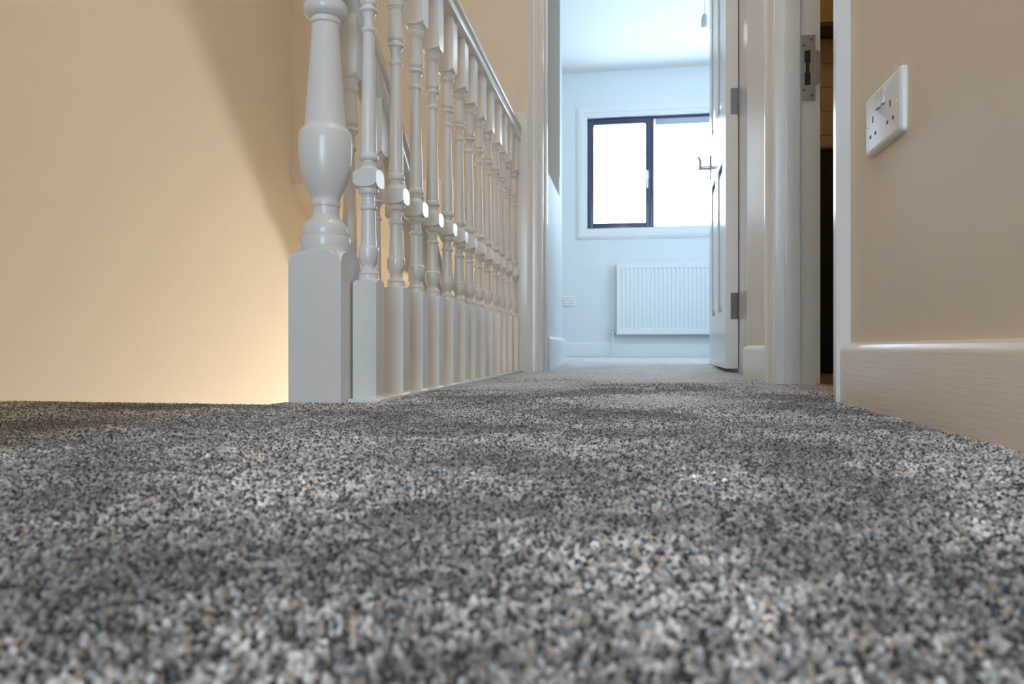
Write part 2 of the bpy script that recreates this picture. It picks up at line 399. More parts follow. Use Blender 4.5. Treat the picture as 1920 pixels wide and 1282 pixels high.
md = pile.modifiers.new('pile', 'NODES'); md.node_group = ng

# ------------------------------------------------------------------ balusters
def bal_profile(drop_top=0.88):
    A = [(0.0, None)]
    arch = [(0.1940, 0.1990, 2), (0.2000, 0.0172)]
    low = [(0.2005, 0.0170), (0.2075, 0.0170), (0.2080, 0.0160)]
    low += smoothp([(0.2085, 0.0163), (0.2110, 0.0168), (0.2135, 0.0160), (0.2150, 0.0142)], 2)
    low += smoothp([(0.2155, 0.0132), (0.2190, 0.0115), (0.2225, 0.0112), (0.2270, 0.0128), (0.2310, 0.0148), (0.2375, 0.0165), (0.2450, 0.0170), (0.2540, 0.0167)], 3)
    low += [(0.2552, 0.0160), (0.2562, 0.0138), (0.2660, 0.0129), (0.2850, 0.0122), (0.3050, 0.0117), (0.3170, 0.0114), (0.3180, 0.0122)]
    low += smoothp([(0.3190, 0.0135), (0.3215, 0.0143), (0.3240, 0.0136), (0.3255, 0.0120)], 2) + [(0.3262, 0.0106), (0.3400, 0.0102), (0.3412, 0.0118), (0.3430, 0.0119)]
    low += smoothp([(0.3435, 0.0128), (0.3455, 0.0155), (0.3480, 0.0166), (0.3515, 0.0170), (0.3545, 0.0162)], 2)
    cube = [(0.3548, 0.0175), (0.3620, 0.3550, 2), (0.3775, 0.3850, 2), (0.3860, 0.0175)]
    up = smoothp([(0.3862, 0.0168), (0.3890, 0.0158), (0.3930, 0.0125), (0.3968, 0.0103)], 2) + [(0.3975, 0.0118), (0.4000, 0.0120), (0.4008, 0.0112)]
    up += smoothp([(0.4012, 0.0135), (0.4035, 0.0158), (0.4070, 0.0166), (0.4110, 0.0160), (0.4132, 0.0148)], 2) + [(0.4142, 0.0138), (0.45, 0.0131), (0.50, 0.0121), (0.55, 0.0111), (0.60, 0.0102), (0.6175, 0.0100)]
    up += smoothp([(0.6185, 0.0112), (0.6210, 0.0126), (0.6235, 0.0130), (0.6260, 0.0122), (0.6270, 0.0105)], 2) + [(0.6285, 0.0096), (0.6380, 0.0090), (0.6460, 0.0102), (0.6515, 0.0128)]
    up += smoothp([(0.6525, 0.0150), (0.6550, 0.0165), (0.6575, 0.0160), (0.6590, 0.0138)], 2) + [(0.6605, 0.0118), (0.6640, 0.0120)]
    up += smoothp([(0.6650, 0.0142), (0.6680, 0.0152), (0.6730, 0.0153), (0.6850, 0.0144), (0.7050, 0.0130), (0.7230, 0.0124)], 3)
    up += [(0.7240, 0.0138), (0.7262, 0.0140), (0.7270, 0.0150)] + smoothp([(0.7275, 0.0155), (0.7320, 0.0166), (0.7370, 0.0164), (0.7400, 0.0150)], 2)
    up += [(0.7410, 0.0156), (0.7460, 0.0158), (0.7475, 0.0172), (0.7560, 0.7485, 2), (drop_top, None)]
    return A + arch + low + cube + up
bal_me = None
def baluster_mesh(profile, name):
    bm = turned(profile, 0.0205, 48); o = obj(name, bm, M_WOOD, None, True, 38)
    me = o.data; bpy.data.objects.remove(o); return me
level_me = baluster_mesh(bal_profile(0.881), 'baluster')
stair_prof = bal_profile(0.90)
stair_prof[0] = (-0.10, None)
stair_me = baluster_mesh(stair_prof, 'stair_baluster')

XB = -0.4405; Y1 = 1.1926 + 0.0205; PITCH = 0.1307
# small irregularities of the hand-set spacing, read off the photograph
inv = [1/(1184-x) for x in (705.3,756.1,793,823.3,850.2,872,890,907.4,923.2,937.6,948.4,959.7,970.8)]
ys = [Y1 + (v-inv[0])/(inv[-1]-inv[0])*12*PITCH for v in inv]
bal = thing('landing_balustrade', 'level white balustrade of turned spindles along the corridor edge', 'balustrade', (XB, 1.9, 0))
for y in ys:
    o = link('baluster', level_me, None, None)
    o.parent = bal; o.matrix_parent_inverse = bal.matrix_world.inverted(); o.location = (XB, y, 0.002); o.rotation_euler.z = 0
def rail_pts(cx, z0, w=0.030, h=0.057):
    hp = [(w*0.80, 0), (w*0.92, 0.002), (w*0.95, 0.006), (w*0.95, 0.020), (w*0.90, 0.0235), (w*0.80, 0.0255), (w*0.78, 0.0285), (w*0.90, 0.0315), (w, 0.035), (w*1.04, 0.041), (w*0.98, 0.047), (w*0.80, 0.0525), (w*0.45, 0.056)]
    return [(cx+x, z0+z*h/0.057) for x, z in hp] + [(cx, z0+h)] + [(cx-x, z0+z*h/0.057) for x, z in hp[::-1]]
prism('handrail', rail_pts(XB, 0.879), 'y', 1.196, YE-0.018, M_WOODH, bal, True, 40)
bm = bmesh.new(); add_box(bm, -0.4635, -0.4065, 1.176, YE, -0.03, 0.0022, 0.0015)
obj('base_rail', bm, M_WOODH, bal, True)
# flat pilaster the rail dies into
struct(box('trim_2', -0.470, -0.388, YE-0.018, YE+0.002, -0.02, 0.985, M_WOOD, bev=0.003))
struct(box('trim_3', -0.428, -0.388, YE-0.006, YE+0.002, 0.985, CH, M_WALL, bev=0.002))

# newel
NC = (-0.5100, 1.1955); NH = 0.0453
newel = thing('newel_post', 'thick white turned newel post on a square base at the stair head', 'newel post', (NC[0], NC[1], 0))
k = 0.000834
def rescale(p, f=1.08): return [(CAM_H+(z-CAM_H)*f, R*f) for z, R in p]
base = [(-0.03, None), (0.2255, 0.2482, 2), (0.2490, 0.0428)]
obj('base_block', turned(base, NH, 96, *NC), M_WOOD, newel, True, 38)
sh = [(0.2370, 0.0392), (0.2380, 0.0398), (0.2575, 0.0398), (0.2590, 0.0390), (0.2592, 0.0340)]
sh += smoothp([(0.2594, 0.0345), (0.2625, 0.0360), (0.2700, 0.0358), (0.2770, 0.0338), (0.2840, 0.0285), (0.2862, 0.0250)], 4)
sh += [(0.2866, 0.0232)] + smoothp([(0.2870, 0.0226), (0.2930, 0.0206), (0.3000, 0.0202), (0.3060, 0.0208)], 3) + [(0.3065, 0.0218)]
sh += smoothp([(0.3070, 0.0221), (0.3110, 0.0225), (0.3155, 0.0218)], 3) + [(0.3160, 0.0212)]
sh += smoothp([(0.3165, 0.0212), (0.3215, 0.0225), (0.3290, 0.0262), (0.3390, 0.0312), (0.3510, 0.0356), (0.3650, 0.0390), (0.3800, 0.0412), (0.3960, 0.0420), (0.4100, 0.0417), (0.4200, 0.0404)], 4)
sh += smoothp([(0.4205, 0.0402), (0.4250, 0.0378), (0.4290, 0.0345), (0.4305, 0.0328)], 3)
sh += [(0.4320, 0.0320), (0.4500, 0.0309), (0.4800, 0.0288), (0.5200, 0.0258), (0.5600, 0.0230), (0.5895, 0.0210)]
sh += [(0.5905, 0.0222)] + smoothp([(0.5910, 0.0235), (0.5945, 0.0245), (0.5980, 0.0238)], 3) + [(0.5990, 0.0225), (0.6000, 0.0235)]
sh += smoothp([(0.6005, 0.0262), (0.6050, 0.0315), (0.6110, 0.0338), (0.6180, 0.0336), (0.6240, 0.0310), (0.6280, 0.0268)], 4)
sh += smoothp([(0.6290, 0.0255), (0.6400, 0.0232), (0.6550, 0.0240), (0.6650, 0.0262)], 3) + smoothp([(0.6655, 0.0300), (0.6720, 0.0345), (0.6800, 0.0350), (0.6860, 0.0330)], 3) + [(0.6870, 0.0392), (0.6995, 0.0392)]
obj('turned_shaft', turned(rescale(sh), 0.2, 96, *NC), M_WOOD, newel, True, 32)
obj('upper_block', turned([(0.748, 0.0428), (0.770, 0.750, 2), (1.02, None), (1.03, 0.060), (1.035, 0.03)], NH, 96, *NC), M_WOOD, newel, True, 38)
cap = smoothp([(1.035, 0.022), (1.045, 0.020), (1.055, 0.032), (1.075, 0.045), (1.10, 0.045), (1.12, 0.032), (1.13, 0.008)], 4)
obj('cap', turned(cap, 0.2, 48, *NC), M_WOOD, newel, True, 40)

# stair balustrade going down beside it
SL = 0.745; XS = -0.5090
stair = thing('stair_balustrade', 'sloping white stair balustrade behind the newel post', 'balustrade', (XS, 1.30, -0.2))
for i in range(9):
    y = 1.301 + 0.1400*i
    o = link('baluster', stair_me, None, None); o.parent = stair; o.matrix_parent_inverse = stair.matrix_world.inverted()
    o.location = (XS, y, -0.172 - SL*(y-1.301))
def sloped(pts_fn, y0, y1, z_at):
    bm = bmesh.new()
    A = [bm.verts.new((x, y0, z + z_at(y0))) for x, z in pts_fn]; B = [bm.verts.new((x, y1, z + z_at(y1))) for x, z in pts_fn]
    bm.faces.new(A); bm.faces.new(B[::-1]); n = len(A)
    for i in range(n): bm.faces.new((A[i], B[i], B[(i+1) % n], A[(i+1) % n]))
    return bm
zr = lambda y: 0.688 - SL*(y-1.28)
obj('handrail', sloped(rail_pts(XS, 0.0, 0.030, 0.074), 1.241, 2.50, zr), M_WOODH, stair, True, 40)
obj('string', sloped([(XS-0.03, -0.36), (XS+0.03, -0.36), (XS+0.03, -0.92+0.66), (XS-0.03, -0.26)], 1.241, 4.2, lambda y: -SL*(y-1.26)+0.03), M_WOODH, stair)
# treads
st = sroot('stairs', (-0.94, 1.1, -0.2))
for i in range(13):
    y0 = 1.118 + 0.25*i; z1 = -0.18*(i+1)
    box('tread', XL, XS-0.031, y0, y0+0.27, z1-0.04, z1, M_STAIRC, st)
    box('riser', XL, XS-0.031, y0, y0+0.02, z1, z1+0.14, M_WOODX, st)
# ------------------------------------------------------------------ downstairs hall lamp (lights the stairwell from below)
lamp = thing('hall_pendant_lamp', 'round warm pendant lamp hanging in the hall below the stairs', 'lamp', (-0.62, 4.92, -1.65))
bm = bmesh.new(); bmesh.ops.create_uvsphere(bm, u_segments=24, v_segments=14, radius=0.095); bmesh.ops.translate(bm, verts=bm.verts, vec=(-0.62, 4.92, -1.65))
WARM = (1.0, 0.95, 0.88)
obj('glass_globe', bm, emit('warm_globe', WARM, 1330.0), lamp, True)
obj('cord', add_cyl(bmesh.new(), (-0.62, 4.92, -1.53), (-0.62, 4.92, -0.285), 0.004), M_PLASTIC, lamp)

ll = thing('landing_ceiling_lamp', 'round frosted ceiling lamp over the carpeted landing', 'lamp', (-0.06, 1.35, CH))
bm = bmesh.new(); add_cyl(bm, (-0.06, 1.35, CH-0.085), (-0.06, 1.35, CH-0.03), 0.10, 0.13, 32)
obj('shade', bm, emit('landing_lamp_glass', (1.0, 0.80, 0.60), 30.0), ll, True)
obj('base', add_cyl(bmesh.new(), (-0.06, 1.35, CH-0.03), (-0.06, 1.35, CH-0.001), 0.14, 0.14, 32), M_PLASTIC, ll, True)

# ------------------------------------------------------------------ bathroom doorway (right wall)
fr = sroot('door_2', (0.4, 1.33, 0))
# near architrave: thick outer edge, thinning to the opening; outline in (x, y)
near = [(XR+0.002, 1.276), (0.327, 1.276), (0.3268, 1.284), (0.329, 1.289), (0.332, 1.293), (0.333, 1.305), (0.336, 1.318), (0.3375, 1.330), (0.338, 1.336), (XR+0.002, 1.336)]
prism('architrave', near, 'z', -0.02, 2.10, M_WOOD, fr, True, 30)
far = [(XR+0.014, 2.000), (0.338, 2.000), (0.3375, 1.992), (0.340, 1.988), (0.3435, 1.982), (0.3445, 1.968), (0.348, 1.956), (0.3495, 1.946), (0.350, 1.940), (XR+0.014, 1.940)]
prism('architrave', far, 'z', -0.02, 2.10, M_WOOD, fr, True, 30)
box('door_lining', XR, 0.456, 1.3365, 1.360, -0.02, 2.04, M_WOOD, fr, 0.001)
box('door_lining', 0.352, 0.458, 1.930, 1.990, -0.02, 2.04, M_WOOD, fr, 0.001)
box('door_lining', 0.352, 0.456, 1.345, 1.985, 2.01, 2.05, M_WOOD, fr)
box('door_stop', 0.372, 0.408, 1.917, 1.931, -0.02, 2.01, M_WOOD, fr, 0.0015)
box('door_stop', 0.372, 0.408, 1.359, 1.372, -0.02, 2.01, M_WOOD, fr, 0.0015)
# strike plate with keep slot and four screws, on the lining face turned to the camera
sp = bmesh.new(); zc = 0.776
sx0, sx1 = 0.4135, 0.4455
add_box(sp, sx0, sx1, 1.9275, 1.9302, zc+0.043, zc+0.080); add_box(sp, sx0, sx1, 1.9275, 1.9302, zc-0.080, zc-0.043)
add_box(sp, sx0, sx0+0.007, 1.9275, 1.9302, zc-0.043, zc+0.043); add_box(sp, sx0+0.021, sx1, 1.9275, 1.9302, zc-0.043, zc+0.043)
add_box(sp, sx0+0.007, sx0+0.0095, 1.9275, 1.9302, zc-0.012, zc+0.012); add_box(sp, sx0+0.0185, sx0+0.021, 1.9275, 1.9302, zc-0.012, zc+0.012)
add_prism(sp, [(sx1, zc-0.043), (sx1+0.012, zc-0.037), (sx1+0.012, zc+0.037), (sx1, zc+0.043)], 'y', 1.9260, 1.9285)
plate = obj('strike_plate', sp, M_STEEL, fr); plate['label'] = 'brushed steel strike plate'
box('keep_slot', sx0+0.006, sx0+0.022, 1.9290, 1.9305, zc-0.044, zc+0.044, M_SLOT, plate)
for a, b in ((sx0+0.006, 0.055), (sx0+0.023, 0.069), (sx0+0.006, -0.055), (sx0+0.023, -0.069)):
    obj('screw', add_cyl(bmesh.new(), (a, 1.9262, zc+b), (a, 1.9285, zc+b), 0.0034, n=12), M_BRONZE, plate)

# bathroom beyond
bth = 3.20
struct(box('wall_bathroom_far', 0.462, 1.95, bth, bth+0.1, -0.25, CH, M_BATH))
struct(box('wall_bathroom_right', 1.85, 1.95, 1.25, bth, -0.25, CH, M_BATH))
struct(box('wall_bathroom_near', 0.456, 1.95, 1.15, 1.25, -0.25, CH, M_BATH))
struct(box('ceiling_bathroom', 0.456, 1.95, 1.15, bth+0.1, CH, CH+0.1, M_CEIL))
tl = sroot('trim_4', (0.9, bth, 0.9))
box('grout', 0.463, 1.45, bth-0.006, bth+0.001, 0.80, 1.34, M_GROUT, tl)
tm = None
for r in range(6):
    z1 = 1.338 - r*0.0975
    for c in range(5):
        x0 = 0.463 + c*0.1975 + (0.0985 if r % 2 else 0) - 0.0985
        xa, xb = max(x0, 0.463), min(x0+0.195, 1.45)
        if z1-0.095 < 0.80 or xb-xa < 0.02: continue
        box('tile', xa, xb, bth-0.0095, bth-0.005, z1-0.095, z1, M_TILE, tl, 0.0012)
sh_ = thing('shelf', 'dark brown wooden shelf above the cream bathroom tiles', 'shelf', (0.9, bth, 1.36))
box('board', 0.463, 1.45, bth-0.12, bth, 1.345, 1.365, M_DARKW, sh_, 0.002)
box('batten', 0.463, 1.45, bth-0.03, bth, 1.365, 1.392, M_DARKW, sh_, 0.002)
cb = thing('bathroom_cabinet', 'black fronted cabinet with a pale stone top inside the bathroom', 'cabinet', (1.0, 3.0, 0))
box('worktop', 0.47, 1.50, 2.78, bth-0.01, 0.795, 0.822, M_TOP, cb, 0.006)
box('body', 0.48, 1.49, 2.82, bth-0.012, 0.0, 0.795, M_BLACK, cb)
for i in range(3):
    x0 = 0.483 + i*0.336; d = box('door', x0, x0+0.330, 2.80, 2.819, 0.06, 0.785, M_BLACK, cb, 0.003)
    obj('knob', add_cyl(bmesh.new(), (x0+0.28, 2.80, 0.70), (x0+0.28, 2.780, 0.70), 0.008, 0.011, 14), M_STEEL, d)
bl = thing('added_bathroom_lamp', 'unseen round lamp added to light the bathroom tiles', 'lamp', (1.15, 2.2, CH))  # out of view, added to brighten the tiles beyond the doorway
obj('shade', add_cyl(bmesh.new(), (1.15, 2.2, CH-0.06), (1.15, 2.2, CH-0.001), 0.11, 0.13, 28), emit('added_bath_light', (1.0, 0.76, 0.48), 7.0), bl, True)

# ------------------------------------------------------------------ bedroom doorway and door
d1 = sroot('door_1', (0.0, YE, 0))
arch = [(-0.3885, YE+0.001), (-0.3885, YE-0.016), (-0.384, YE-0.019), (-0.378, YE-0.020), (-0.374, YE-0.0165), (-0.371, YE-0.0125), (-0.360, YE-0.0115), (-0.356, YE-0.0145), (-0.350, YE-0.0145), (-0.346, YE-0.010), (-0.3385, YE-0.008), (-0.3375, YE+0.001)]
prism('architrave', arch, 'z', -0.02, 2.10, M_WOOD, d1, True, 30)
box('door_lining', -0.3455, -0.332, YE-0.001, YE+0.115, -0.02, 2.05, M_WOOD, d1, 0.001)
box('door_lining', 0.389, 0.410, 2.44, YE+0.06, -0.02, 2.05, M_WOOD, d1)
box('architrave', 0.3865, 0.3895, 2.46, 2.70, -0.02, 2.04, M_WOOD, d1, 0.001)
box('door_lining', -0.345, 0.40, YE-0.001, YE+0.115, 2.02, 2.06, M_WOOD, d1)
box('door_stop', -0.332, -0.322, YE+0.045, YE+0.068, -0.02, 2.02, M_WOOD, d1, 0.001)
# door leaf, hinged at the right jamb, standing open into the bedroom
LW, LT, LH = 0.726, 0.044, 1.965
leaf = bpy.data.objects.new('door_leaf', None); COL.objects.link(leaf); leaf.parent = d1
leaf.matrix_parent_inverse = d1.matrix_world.inverted(); bpy.context.view_layer.update()
HX, HY = 0.3855, YE+0.012
Mx = Matrix.Translation((HX, HY, 0.012)) @ Matrix.Rotation(math.radians(-1.2), 4, 'Z')
# leaf frame: local u along +y (0..LW), thickness x from -LT..0
def leaf_part(name, bm, m, parent):
    bmesh.ops.transform(bm, matrix=Mx, verts=bm.verts); return obj(name, bm, m, parent, True)
bm = bmesh.new()
zs = [(0.0, 0.205), (0.80, 1.00), (1.85, LH)]; us = [(0, 0.105), (0.318, 0.408), (LW-0.105, LW)]
for u0, u1 in us: add_box(bm, -LT, 0, u0, u1, 0, LH)
for z0, z1 in zs:
    for a, b in ((0.105, 0.318), (0.408, LW-0.105)): add_box(bm, -LT, 0, a, b, z0, z1)
COLME = leaf_part('stiles_and_rails', bm, M_WOOD, leaf)
for a, b in ((0.105, 0.318), (0.408, LW-0.105)):
    for z0, z1 in ((0.205, 0.80), (1.00, 1.85)):
        bm = bmesh.new(); add_box(bm, -LT+0.012, -0.012, a, b, z0, z1)
        i0, i1, j0, j1 = a+0.045, b-0.045, z0+0.045, z1-0.045
        for s in (-1, 1):                          # raised field with sloping margins
            X0 = -LT+0.012 if s < 0 else -0.012; X1 = -LT+0.004 if s < 0 else -0.004
            q = [bm.verts.new(p) for p in ((X0, a+0.014, z0+0.014), (X0, b-0.014, z0+0.014), (X0, b-0.014, z1-0.014), (X0, a+0.014, z1-0.014), (X1, i0, j0), (X1, i1, j0), (X1, i1, j1), (X1, i0, j1))]
            for f in ((0,1,5,4),(1,2,6,5),(2,3,7,6),(3,0,4,7),(4,5,6,7)): bm.faces.new([q[k] for k in f])
            xx = -LT+0.006 if s < 0 else -0.006; xb_ = -LT if s < 0 else 0
            add_box(bm, min(xx, xx)-0.0059*(1 if s<0 else 0), xx+0.0059*(0 if s<0 else 1), a, a+0.010, z0, z1, 0)
            add_box(bm, min(xx, xx)-0.0059*(1 if s<0 else 0), xx+0.0059*(0 if s<0 else 1), b-0.010, b, z0, z1, 0)
            add_box(bm, min(xx, xx)-0.0059*(1 if s<0 else 0), xx+0.0059*(0 if s<0 else 1), a, b, z0, z0+0.010, 0)
            add_box(bm, min(xx, xx)-0.0059*(1 if s<0 else 0), xx+0.0059*(0 if s<0 else 1), a, b, z1-0.010, z1, 0)
        leaf_part('panel', bm, M_WOOD, leaf)
bpy.context.view_layer.update()
# lever handles both sides
for s in (-1, 1):
    xf = -LT if s < 0 else 0.0; hz = 0.897; hu = LW-0.055
    bm = bmesh.new(); add_box(bm, min(xf, xf+s*0.006), max(xf, xf+s*0.006), hu-0.02, hu+0.02, hz-0.05, hz+0.05, 0.002)
    add_cyl(bm, (xf, hu, hz), (xf+s*0.052, hu, hz), 0.009); add_cyl(bm, (xf+s*0.046, hu+0.008, hz), (xf+s*0.052, hu-0.115, hz+0.004), 0.009, 0.006)
    add_cyl(bm, (xf+s*0.052, hu-0.112, hz+0.004), (xf+s*0.062, hu-0.125, hz+0.022), 0.006, 0.004)
    h = leaf_part('handle', bm, M_CHROME, leaf); h['label'] = 'chrome lever handle'
for z, m in ((0.24, M_BRONZE), (0.99, M_HINGE), (1.74, M_HINGE)):
    bm = bmesh.new(); add_box(bm, -0.026, 0.001, -0.0016, 0.002, z-0.058, z+0.038)
    add_cyl(bm, (0.003, -0.002, z-0.058), (0.003, -0.002, z+0.038), 0.0045, n=14)
    for dz, dx in ((-0.046, -0.018), (-0.022, -0.010), (0.002, -0.010), (0.026, -0.018)):
        add_cyl(bm, (dx, -0.0016, z+dz), (dx, -0.0024, z+dz), 0.0035, n=10)
    h = leaf_part('hinge', bm, m, leaf); h['label'] = 'steel butt hinge'

# ------------------------------------------------------------------ bedroom window
w1 = sroot('window_1', (0.45, YW+0.06, 1.55))
def ring(bm, x0, x1, z0, z1, w, y0, y1, bev=0.0, wb=None, wt=None):
    wb = w if wb is None else wb; wt = w if wt is None else wt
    add_box(bm, x0, x0+w, y0, y1, z0, z1, bev); add_box(bm, x1-w, x1, y0, y1, z0, z1, bev)
    add_box(bm, x0+w, x1-w, y0, y1, z0, z0+wb, bev); add_box(bm, x0+w, x1-w, y0, y1, z1-wt, z1, bev)
    return bm
YF = YW+0.045
bm = ring(bmesh.new(), wx0, wx1, wz0, wz1, 0.022, YF, YF+0.06, 0.002, wb=0.014)
add_box(bm, 0.150, 0.186, YF, YF+0.06, wz0+0.014, wz1-0.022, 0.002); add_box(bm, 0.716, 0.752, YF, YF+0.06, wz0+0.014, wz1-0.022, 0.002)
obj('outer_frame', bm, M_UPVC, w1, True)
bm = ring(bmesh.new(), wx0+0.012, 0.158, wz0+0.008, wz1-0.014, 0.042, YF-0.012, YF+0.045, 0.004)
obj('sash', bm, M_UPVC, w1, True)
obj('sash', ring(bmesh.new(), 0.744, wx1-0.012, wz0+0.008, wz1-0.014, 0.042, YF-0.012, YF+0.045, 0.004), M_UPVC, w1, True)
box('pane', wx0+0.05, 0.12, YF+0.018, YF+0.024, wz0+0.045, wz1-0.05, M_GLASS, w1)
box('pane', 0.78, wx1-0.05, YF+0.018, YF+0.024, wz0+0.045, wz1-0.05, M_GLASS, w1)
box('pane', 0.183, 0.72, YF+0.018, YF+0.024, wz0+0.012, wz1-0.02, M_GLASS, w1)
box('trickle_vent', -0.235, 0.00, YF-0.022, YF-0.010, wz1-0.034, wz1-0.020, M_UPVC, w1, 0.002)
v = box('trickle_vent', 0.195, 0.706, YF-0.004, YF+0.014, wz1-0.075, wz1-0.024, mat('grey_vent', (0.42, 0.46, 0.55), 0.35), w1, 0.003); v['label'] = 'pale grey trickle vent'
bm = bmesh.new(); add_box(bm, 0.122, 0.140, YF-0.026, YF-0.012, 1.50, 1.57, 0.003); add_box(bm, 0.125, 0.137, YF-0.040, YF-0.026, 1.42, 1.55, 0.004)
h = obj('handle', bm, M_PLASTIC, w1, True); h['label'] = 'white window handle'
# moulded white surround
def casing(x0, x1, z0, z1):
    prof = [(0.0, 0.0), (0.0, 0.010), (0.012, 0.012), (0.016, 0.018), (0.030, 0.020), (0.050, 0.018), (0.056, 0.013), (0.078, 0.012), (0.086, 0.0)]  # inward from the outer edge, proud of wall
    bm = bmesh.new(); loops = []
    for d, p in prof:
        loops.append([bm.verts.new(v) for v in ((x0+d, YW-p, z0+d), (x1-d, YW-p, z0+d), (x1-d, YW-p, z1-d), (x0+d, YW-p, z1-d))])
    for A, B in zip(loops, loops[1:]):
        for i in range(4): bm.faces.new((A[i], A[(i+1) % 4], B[(i+1) % 4], B[i]))
    return bm
obj('casing', casing(wx0-0.086, wx1+0.086, wz0-0.086, wz1+0.086), M_WOODX, w1, True, 25)
bm = bmesh.new()
for a in ((wx0-0.004, wx0+0.001, wz0, wz1), (wx1-0.001, wx1+0.004, wz0, wz1), (wx0, wx1, wz0-0.004, wz0+0.001), (wx0, wx1, wz1-0.001, wz1+0.004)):
    add_box(bm, a[0], a[1], YW-0.008, YF, a[2], a[3])
obj('reveal_lining', bm, M_WOODX, w1)
# side window added to light the bedroom, and the window behind the camera (unseen, simple frames and panes)
w2 = sroot('added_side_window', (1.76, 4.65, 1.55))
bm = bmesh.new()
for a in ((4.1, 4.15, 1.05, 2.05), (5.15, 5.2, 1.05, 2.05), (4.62, 4.68, 1.05, 2.05)): add_box(bm, 1.73, 1.77, *a)
add_box(bm, 1.73, 1.77, 4.1, 5.2, 1.05, 1.10); add_box(bm, 1.73, 1.77, 4.1, 5.2, 2.00, 2.05)
obj('frame', bm, M_UPVC, w2); box('pane', 1.748, 1.752, 4.15, 5.15, 1.10, 2.00, M_GLASS, w2)
w3 = sroot('window_3', (-0.08, YB-0.06, 0.82))
bm = ring(bmesh.new(), bx0, bx1, bz0, bz1, 0.05, YB-0.08, YB-0.04); add_box(bm, -0.10, -0.06, YB-0.08, YB-0.04, bz0+0.05, bz1-0.05)
obj('frame', bm, M_UPVC, w3); box('pane', bx0+0.05, bx1-0.05, YB-0.062, YB-0.058, bz0+0.05, bz1-0.05, M_GLASS, w3)

# ------------------------------------------------------------------ radiator
rad = thing('radiator', 'white ribbed panel radiator under the bedroom window', 'radiator', (0.38, YW-0.06, 0.2))
rx0, rx1, rz0, rz1, ry = -0.122, 0.878, 0.197, 0.792, YW-0.075
n = 29; pr = (rx1-rx0-0.03)/n; bm = bmesh.new()
cols = [rx0, rx0+0.004, rx0+0.015]; dep = [0.012, 0.0, 0.0]
for i in range(n):
    x = rx0+0.015+i*pr
    cols += [x+pr*0.30, x+pr*0.42, x+pr*0.80, x+pr*0.92]; dep += [0.0, 0.0075, 0.0075, 0.0]
cols += [rx1-0.015, rx1-0.004, rx1]; dep += [0.0, 0.0, 0.012]
rows = [(rz0, 0.012, 0), (rz0+0.006, 0, 0), (rz0+0.045, 0, 0), (rz0+0.058, 0, 1), (rz1-0.058, 0, 1), (rz1-0.045, 0, 0), (rz1-0.006, 0, 0), (rz1, 0.012, 0)]
G = []
for z, off, rib in rows:
    G.append([bm.verts.new((x, ry + max(off, (d if (rib or d == 0.012) else 0.0)), z)) for x, d in zip(cols, dep)])
for A, B in zip(G, G[1:]):
    for i in range(len(cols)-1): bm.faces.new((A[i], A[i+1], B[i+1], B[i]))
obj('front_panel', bm, M_RAD, rad, True, 20)
box('back_panel', rx0+0.02, rx1-0.02, YW-0.030, YW-0.022, rz0+0.01, rz1-0.01, M_RAD, rad)
box('top_grille', rx0+0.004, rx1-0.004, ry+0.010, YW-0.022, rz1-0.012, rz1-0.002, M_RAD, rad, 0.001)
box('side_cover', rx0+0.001, rx0+0.003, ry+0.012, YW-0.022, rz0+0.02, rz1-0.004, M_RAD, rad)
box('side_cover', rx1-0.003, rx1-0.001, ry+0.012, YW-0.022, rz0+0.02, rz1-0.004, M_RAD, rad)
bm = bmesh.new(); vx = rx0-0.030; vy = ry+0.026
add_cyl(bm, (vx, vy, rz0-0.005), (vx, vy, rz0+0.030), 0.012); add_cyl(bm, (vx, vy, rz0+0.02), (rx0+0.01, vy, rz0+0.02), 0.007)
add_cyl(bm, (vx+0.012, vy, rz0+0.02), (vx+0.022, vy, rz0+0.02), 0.011, n=6)
v = obj('valve', bm, M_CHROME, rad, True); v['label'] = 'chrome radiator valve'
obj('pipe', add_cyl(bmesh.new(), (vx, vy, 0.0), (vx, vy, rz0), 0.0075), M_RAD, rad, True)
obj('pipe', add_cyl(bmesh.new(), (rx1-0.02, vy, 0.0), (rx1-0.02, vy, rz0+0.02), 0.0075), M_RAD, rad, True)
for x in (rx0+0.2, rx1-0.2): box('bracket', x, x+0.03, YW-0.024, YW-0.0005, rz0+0.05, rz1-0.05, M_RAD, rad)

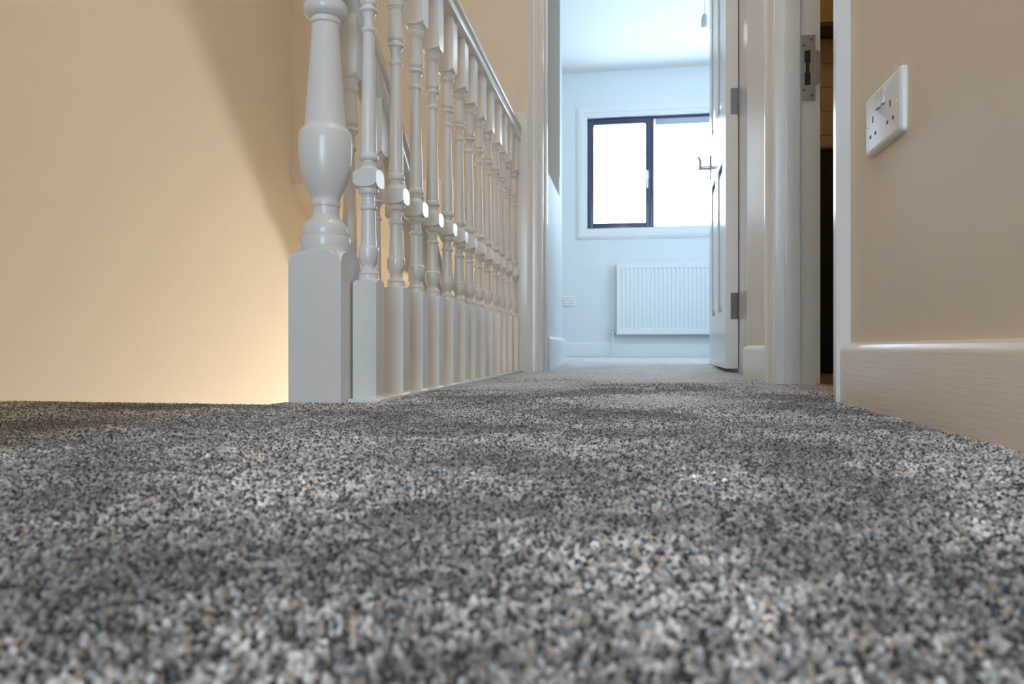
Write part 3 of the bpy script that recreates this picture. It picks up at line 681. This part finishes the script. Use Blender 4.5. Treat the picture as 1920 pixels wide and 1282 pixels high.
# ------------------------------------------------------------------ double sockets (local: u along the wall, w up, n out of it)
def socket(label, origin, U, Nrm):
    t = thing('power_socket', label, 'socket', origin)
    U, Nn, W = Vector(U), Vector(Nrm), Vector((0, 0, 1))
    M = Matrix(((U.x, Nn.x, W.x, origin[0]), (U.y, Nn.y, W.y, origin[1]), (U.z, Nn.z, W.z, origin[2]), (0, 0, 0, 1)))
    def part(name, bm, m, par=t):
        bmesh.ops.transform(bm, matrix=M, verts=bm.verts); return obj(name, bm, m, par, True)
    # dished edge faceplate
    bm = bmesh.new(); HW, HHh = 0.073, 0.043; R = 0.006
    def loop(ins, n):
        pts = []
        for cx, cz, a0 in ((HW-R, HHh-R, 0), (-(HW-R), HHh-R, 90), (-(HW-R), -(HHh-R), 180), (HW-R, -(HHh-R), 270)):
            for k in range(5):
                a = math.radians(a0+k*22.5); rr = max(R-ins, 0.001); s = max(0, ins-R+0.001)
                pts.append(bm.verts.new((cx - math.copysign(s, cx) + rr*math.cos(a), n, cz - math.copysign(s, cz) + rr*math.sin(a))))
        return pts
    Ls = [loop(0, 0), loop(0, 0.0045), loop(0.0012, 0.0066), loop(0.004, 0.0084), loop(0.0065, 0.0090)]
    bm.faces.new(Ls[0][::-1]); bm.faces.new(Ls[-1])
    for A, B in zip(Ls, Ls[1:]):
        for i in range(len(A)): bm.faces.new((A[i], A[(i+1) % len(A)], B[(i+1) % len(A)], B[i]))
    part('faceplate', bm, M_PLASTIC)
    for s in (-1, 1):
        c = s*0.036
        for du, dw, hu, hw in ((0, 0.004, 0.0022, 0.0045), (-0.011, -0.018, 0.0034, 0.0024), (0.011, -0.018, 0.0034, 0.0024)):
            bm = bmesh.new(); add_box(bm, c+du-hu, c+du+hu, 0.0085, 0.00915, dw-hw, dw+hw); part('pin_hole', bm, M_SLOT)
        u0 = s*0.0105                                  # rocker beside the centre line
        bm = bmesh.new(); a, b = u0-0.0062, u0+0.0062
        add_prism(bm, [(0.0085, 0.012), (0.0125, 0.012), (0.0095, 0.024), (0.0120, 0.034), (0.0085, 0.034)], 'x', a, b)
        part('switch', bm, M_PLASTIC)
        bm = bmesh.new(); add_box(bm, a-0.0007, b+0.0007, 0.0086, 0.00925, 0.0113, 0.0347); part('switch_recess', bm, M_SHUT)
        bm = bmesh.new(); add_cyl(bm, (s*0.0605, 0.0085, 0), (s*0.0605, 0.0098, 0), 0.0030, 0.0026, 14); part('screw_cap', bm, M_PLASTIC)
    return t
socket('white double power socket on the cream wall at the right of the landing', (XR, 1.097, 0.408), (0, -1, 0), (-1, 0, 0))
socket('small distant white double power socket low on the bedroom wall left of the radiator', (-0.538, YW, 0.482), (1, 0, 0), (0, -1, 0))

# ------------------------------------------------------------------ bedroom pendant bulb
pend = thing('pendant_bulb', 'lit bare bulb hanging on a white cord in the bedroom', 'lamp', (0.37, 4.55, CH))
PX, PY, PZ = 0.418, 4.45, 1.882
obj('ceiling_rose', add_cyl(bmesh.new(), (PX, PY, CH), (PX, PY, CH-0.03), 0.04, 0.03, 28), M_PLASTIC, pend, True)
obj('cord', add_cyl(bmesh.new(), (PX, PY, CH-0.03), (PX, PY, PZ+0.140), 0.003), M_PLASTIC, pend)
bm = turned(smoothp([(PZ+0.145, 0.004), (PZ+0.135, 0.012), (PZ+0.120, 0.017), (PZ+0.09, 0.018), (PZ+0.078, 0.018), (PZ+0.066, 0.019), (PZ+0.056, 0.019)], 3), 0.1, 28, PX, PY)
obj('bulb_holder', bm, mat('holder_plastic', (0.45, 0.5, 0.52), 0.4), pend, True)
bm = turned(smoothp([(PZ+0.060, 0.013), (PZ+0.045, 0.017), (PZ+0.025, 0.031), (PZ, 0.036), (PZ-0.022, 0.028), (PZ-0.034, 0.010)], 4), 0.1, 28, PX, PY)
obj('bulb', bm, emit('lit_bulb', (0.95, 0.98, 1.0), 28.0), pend, True)
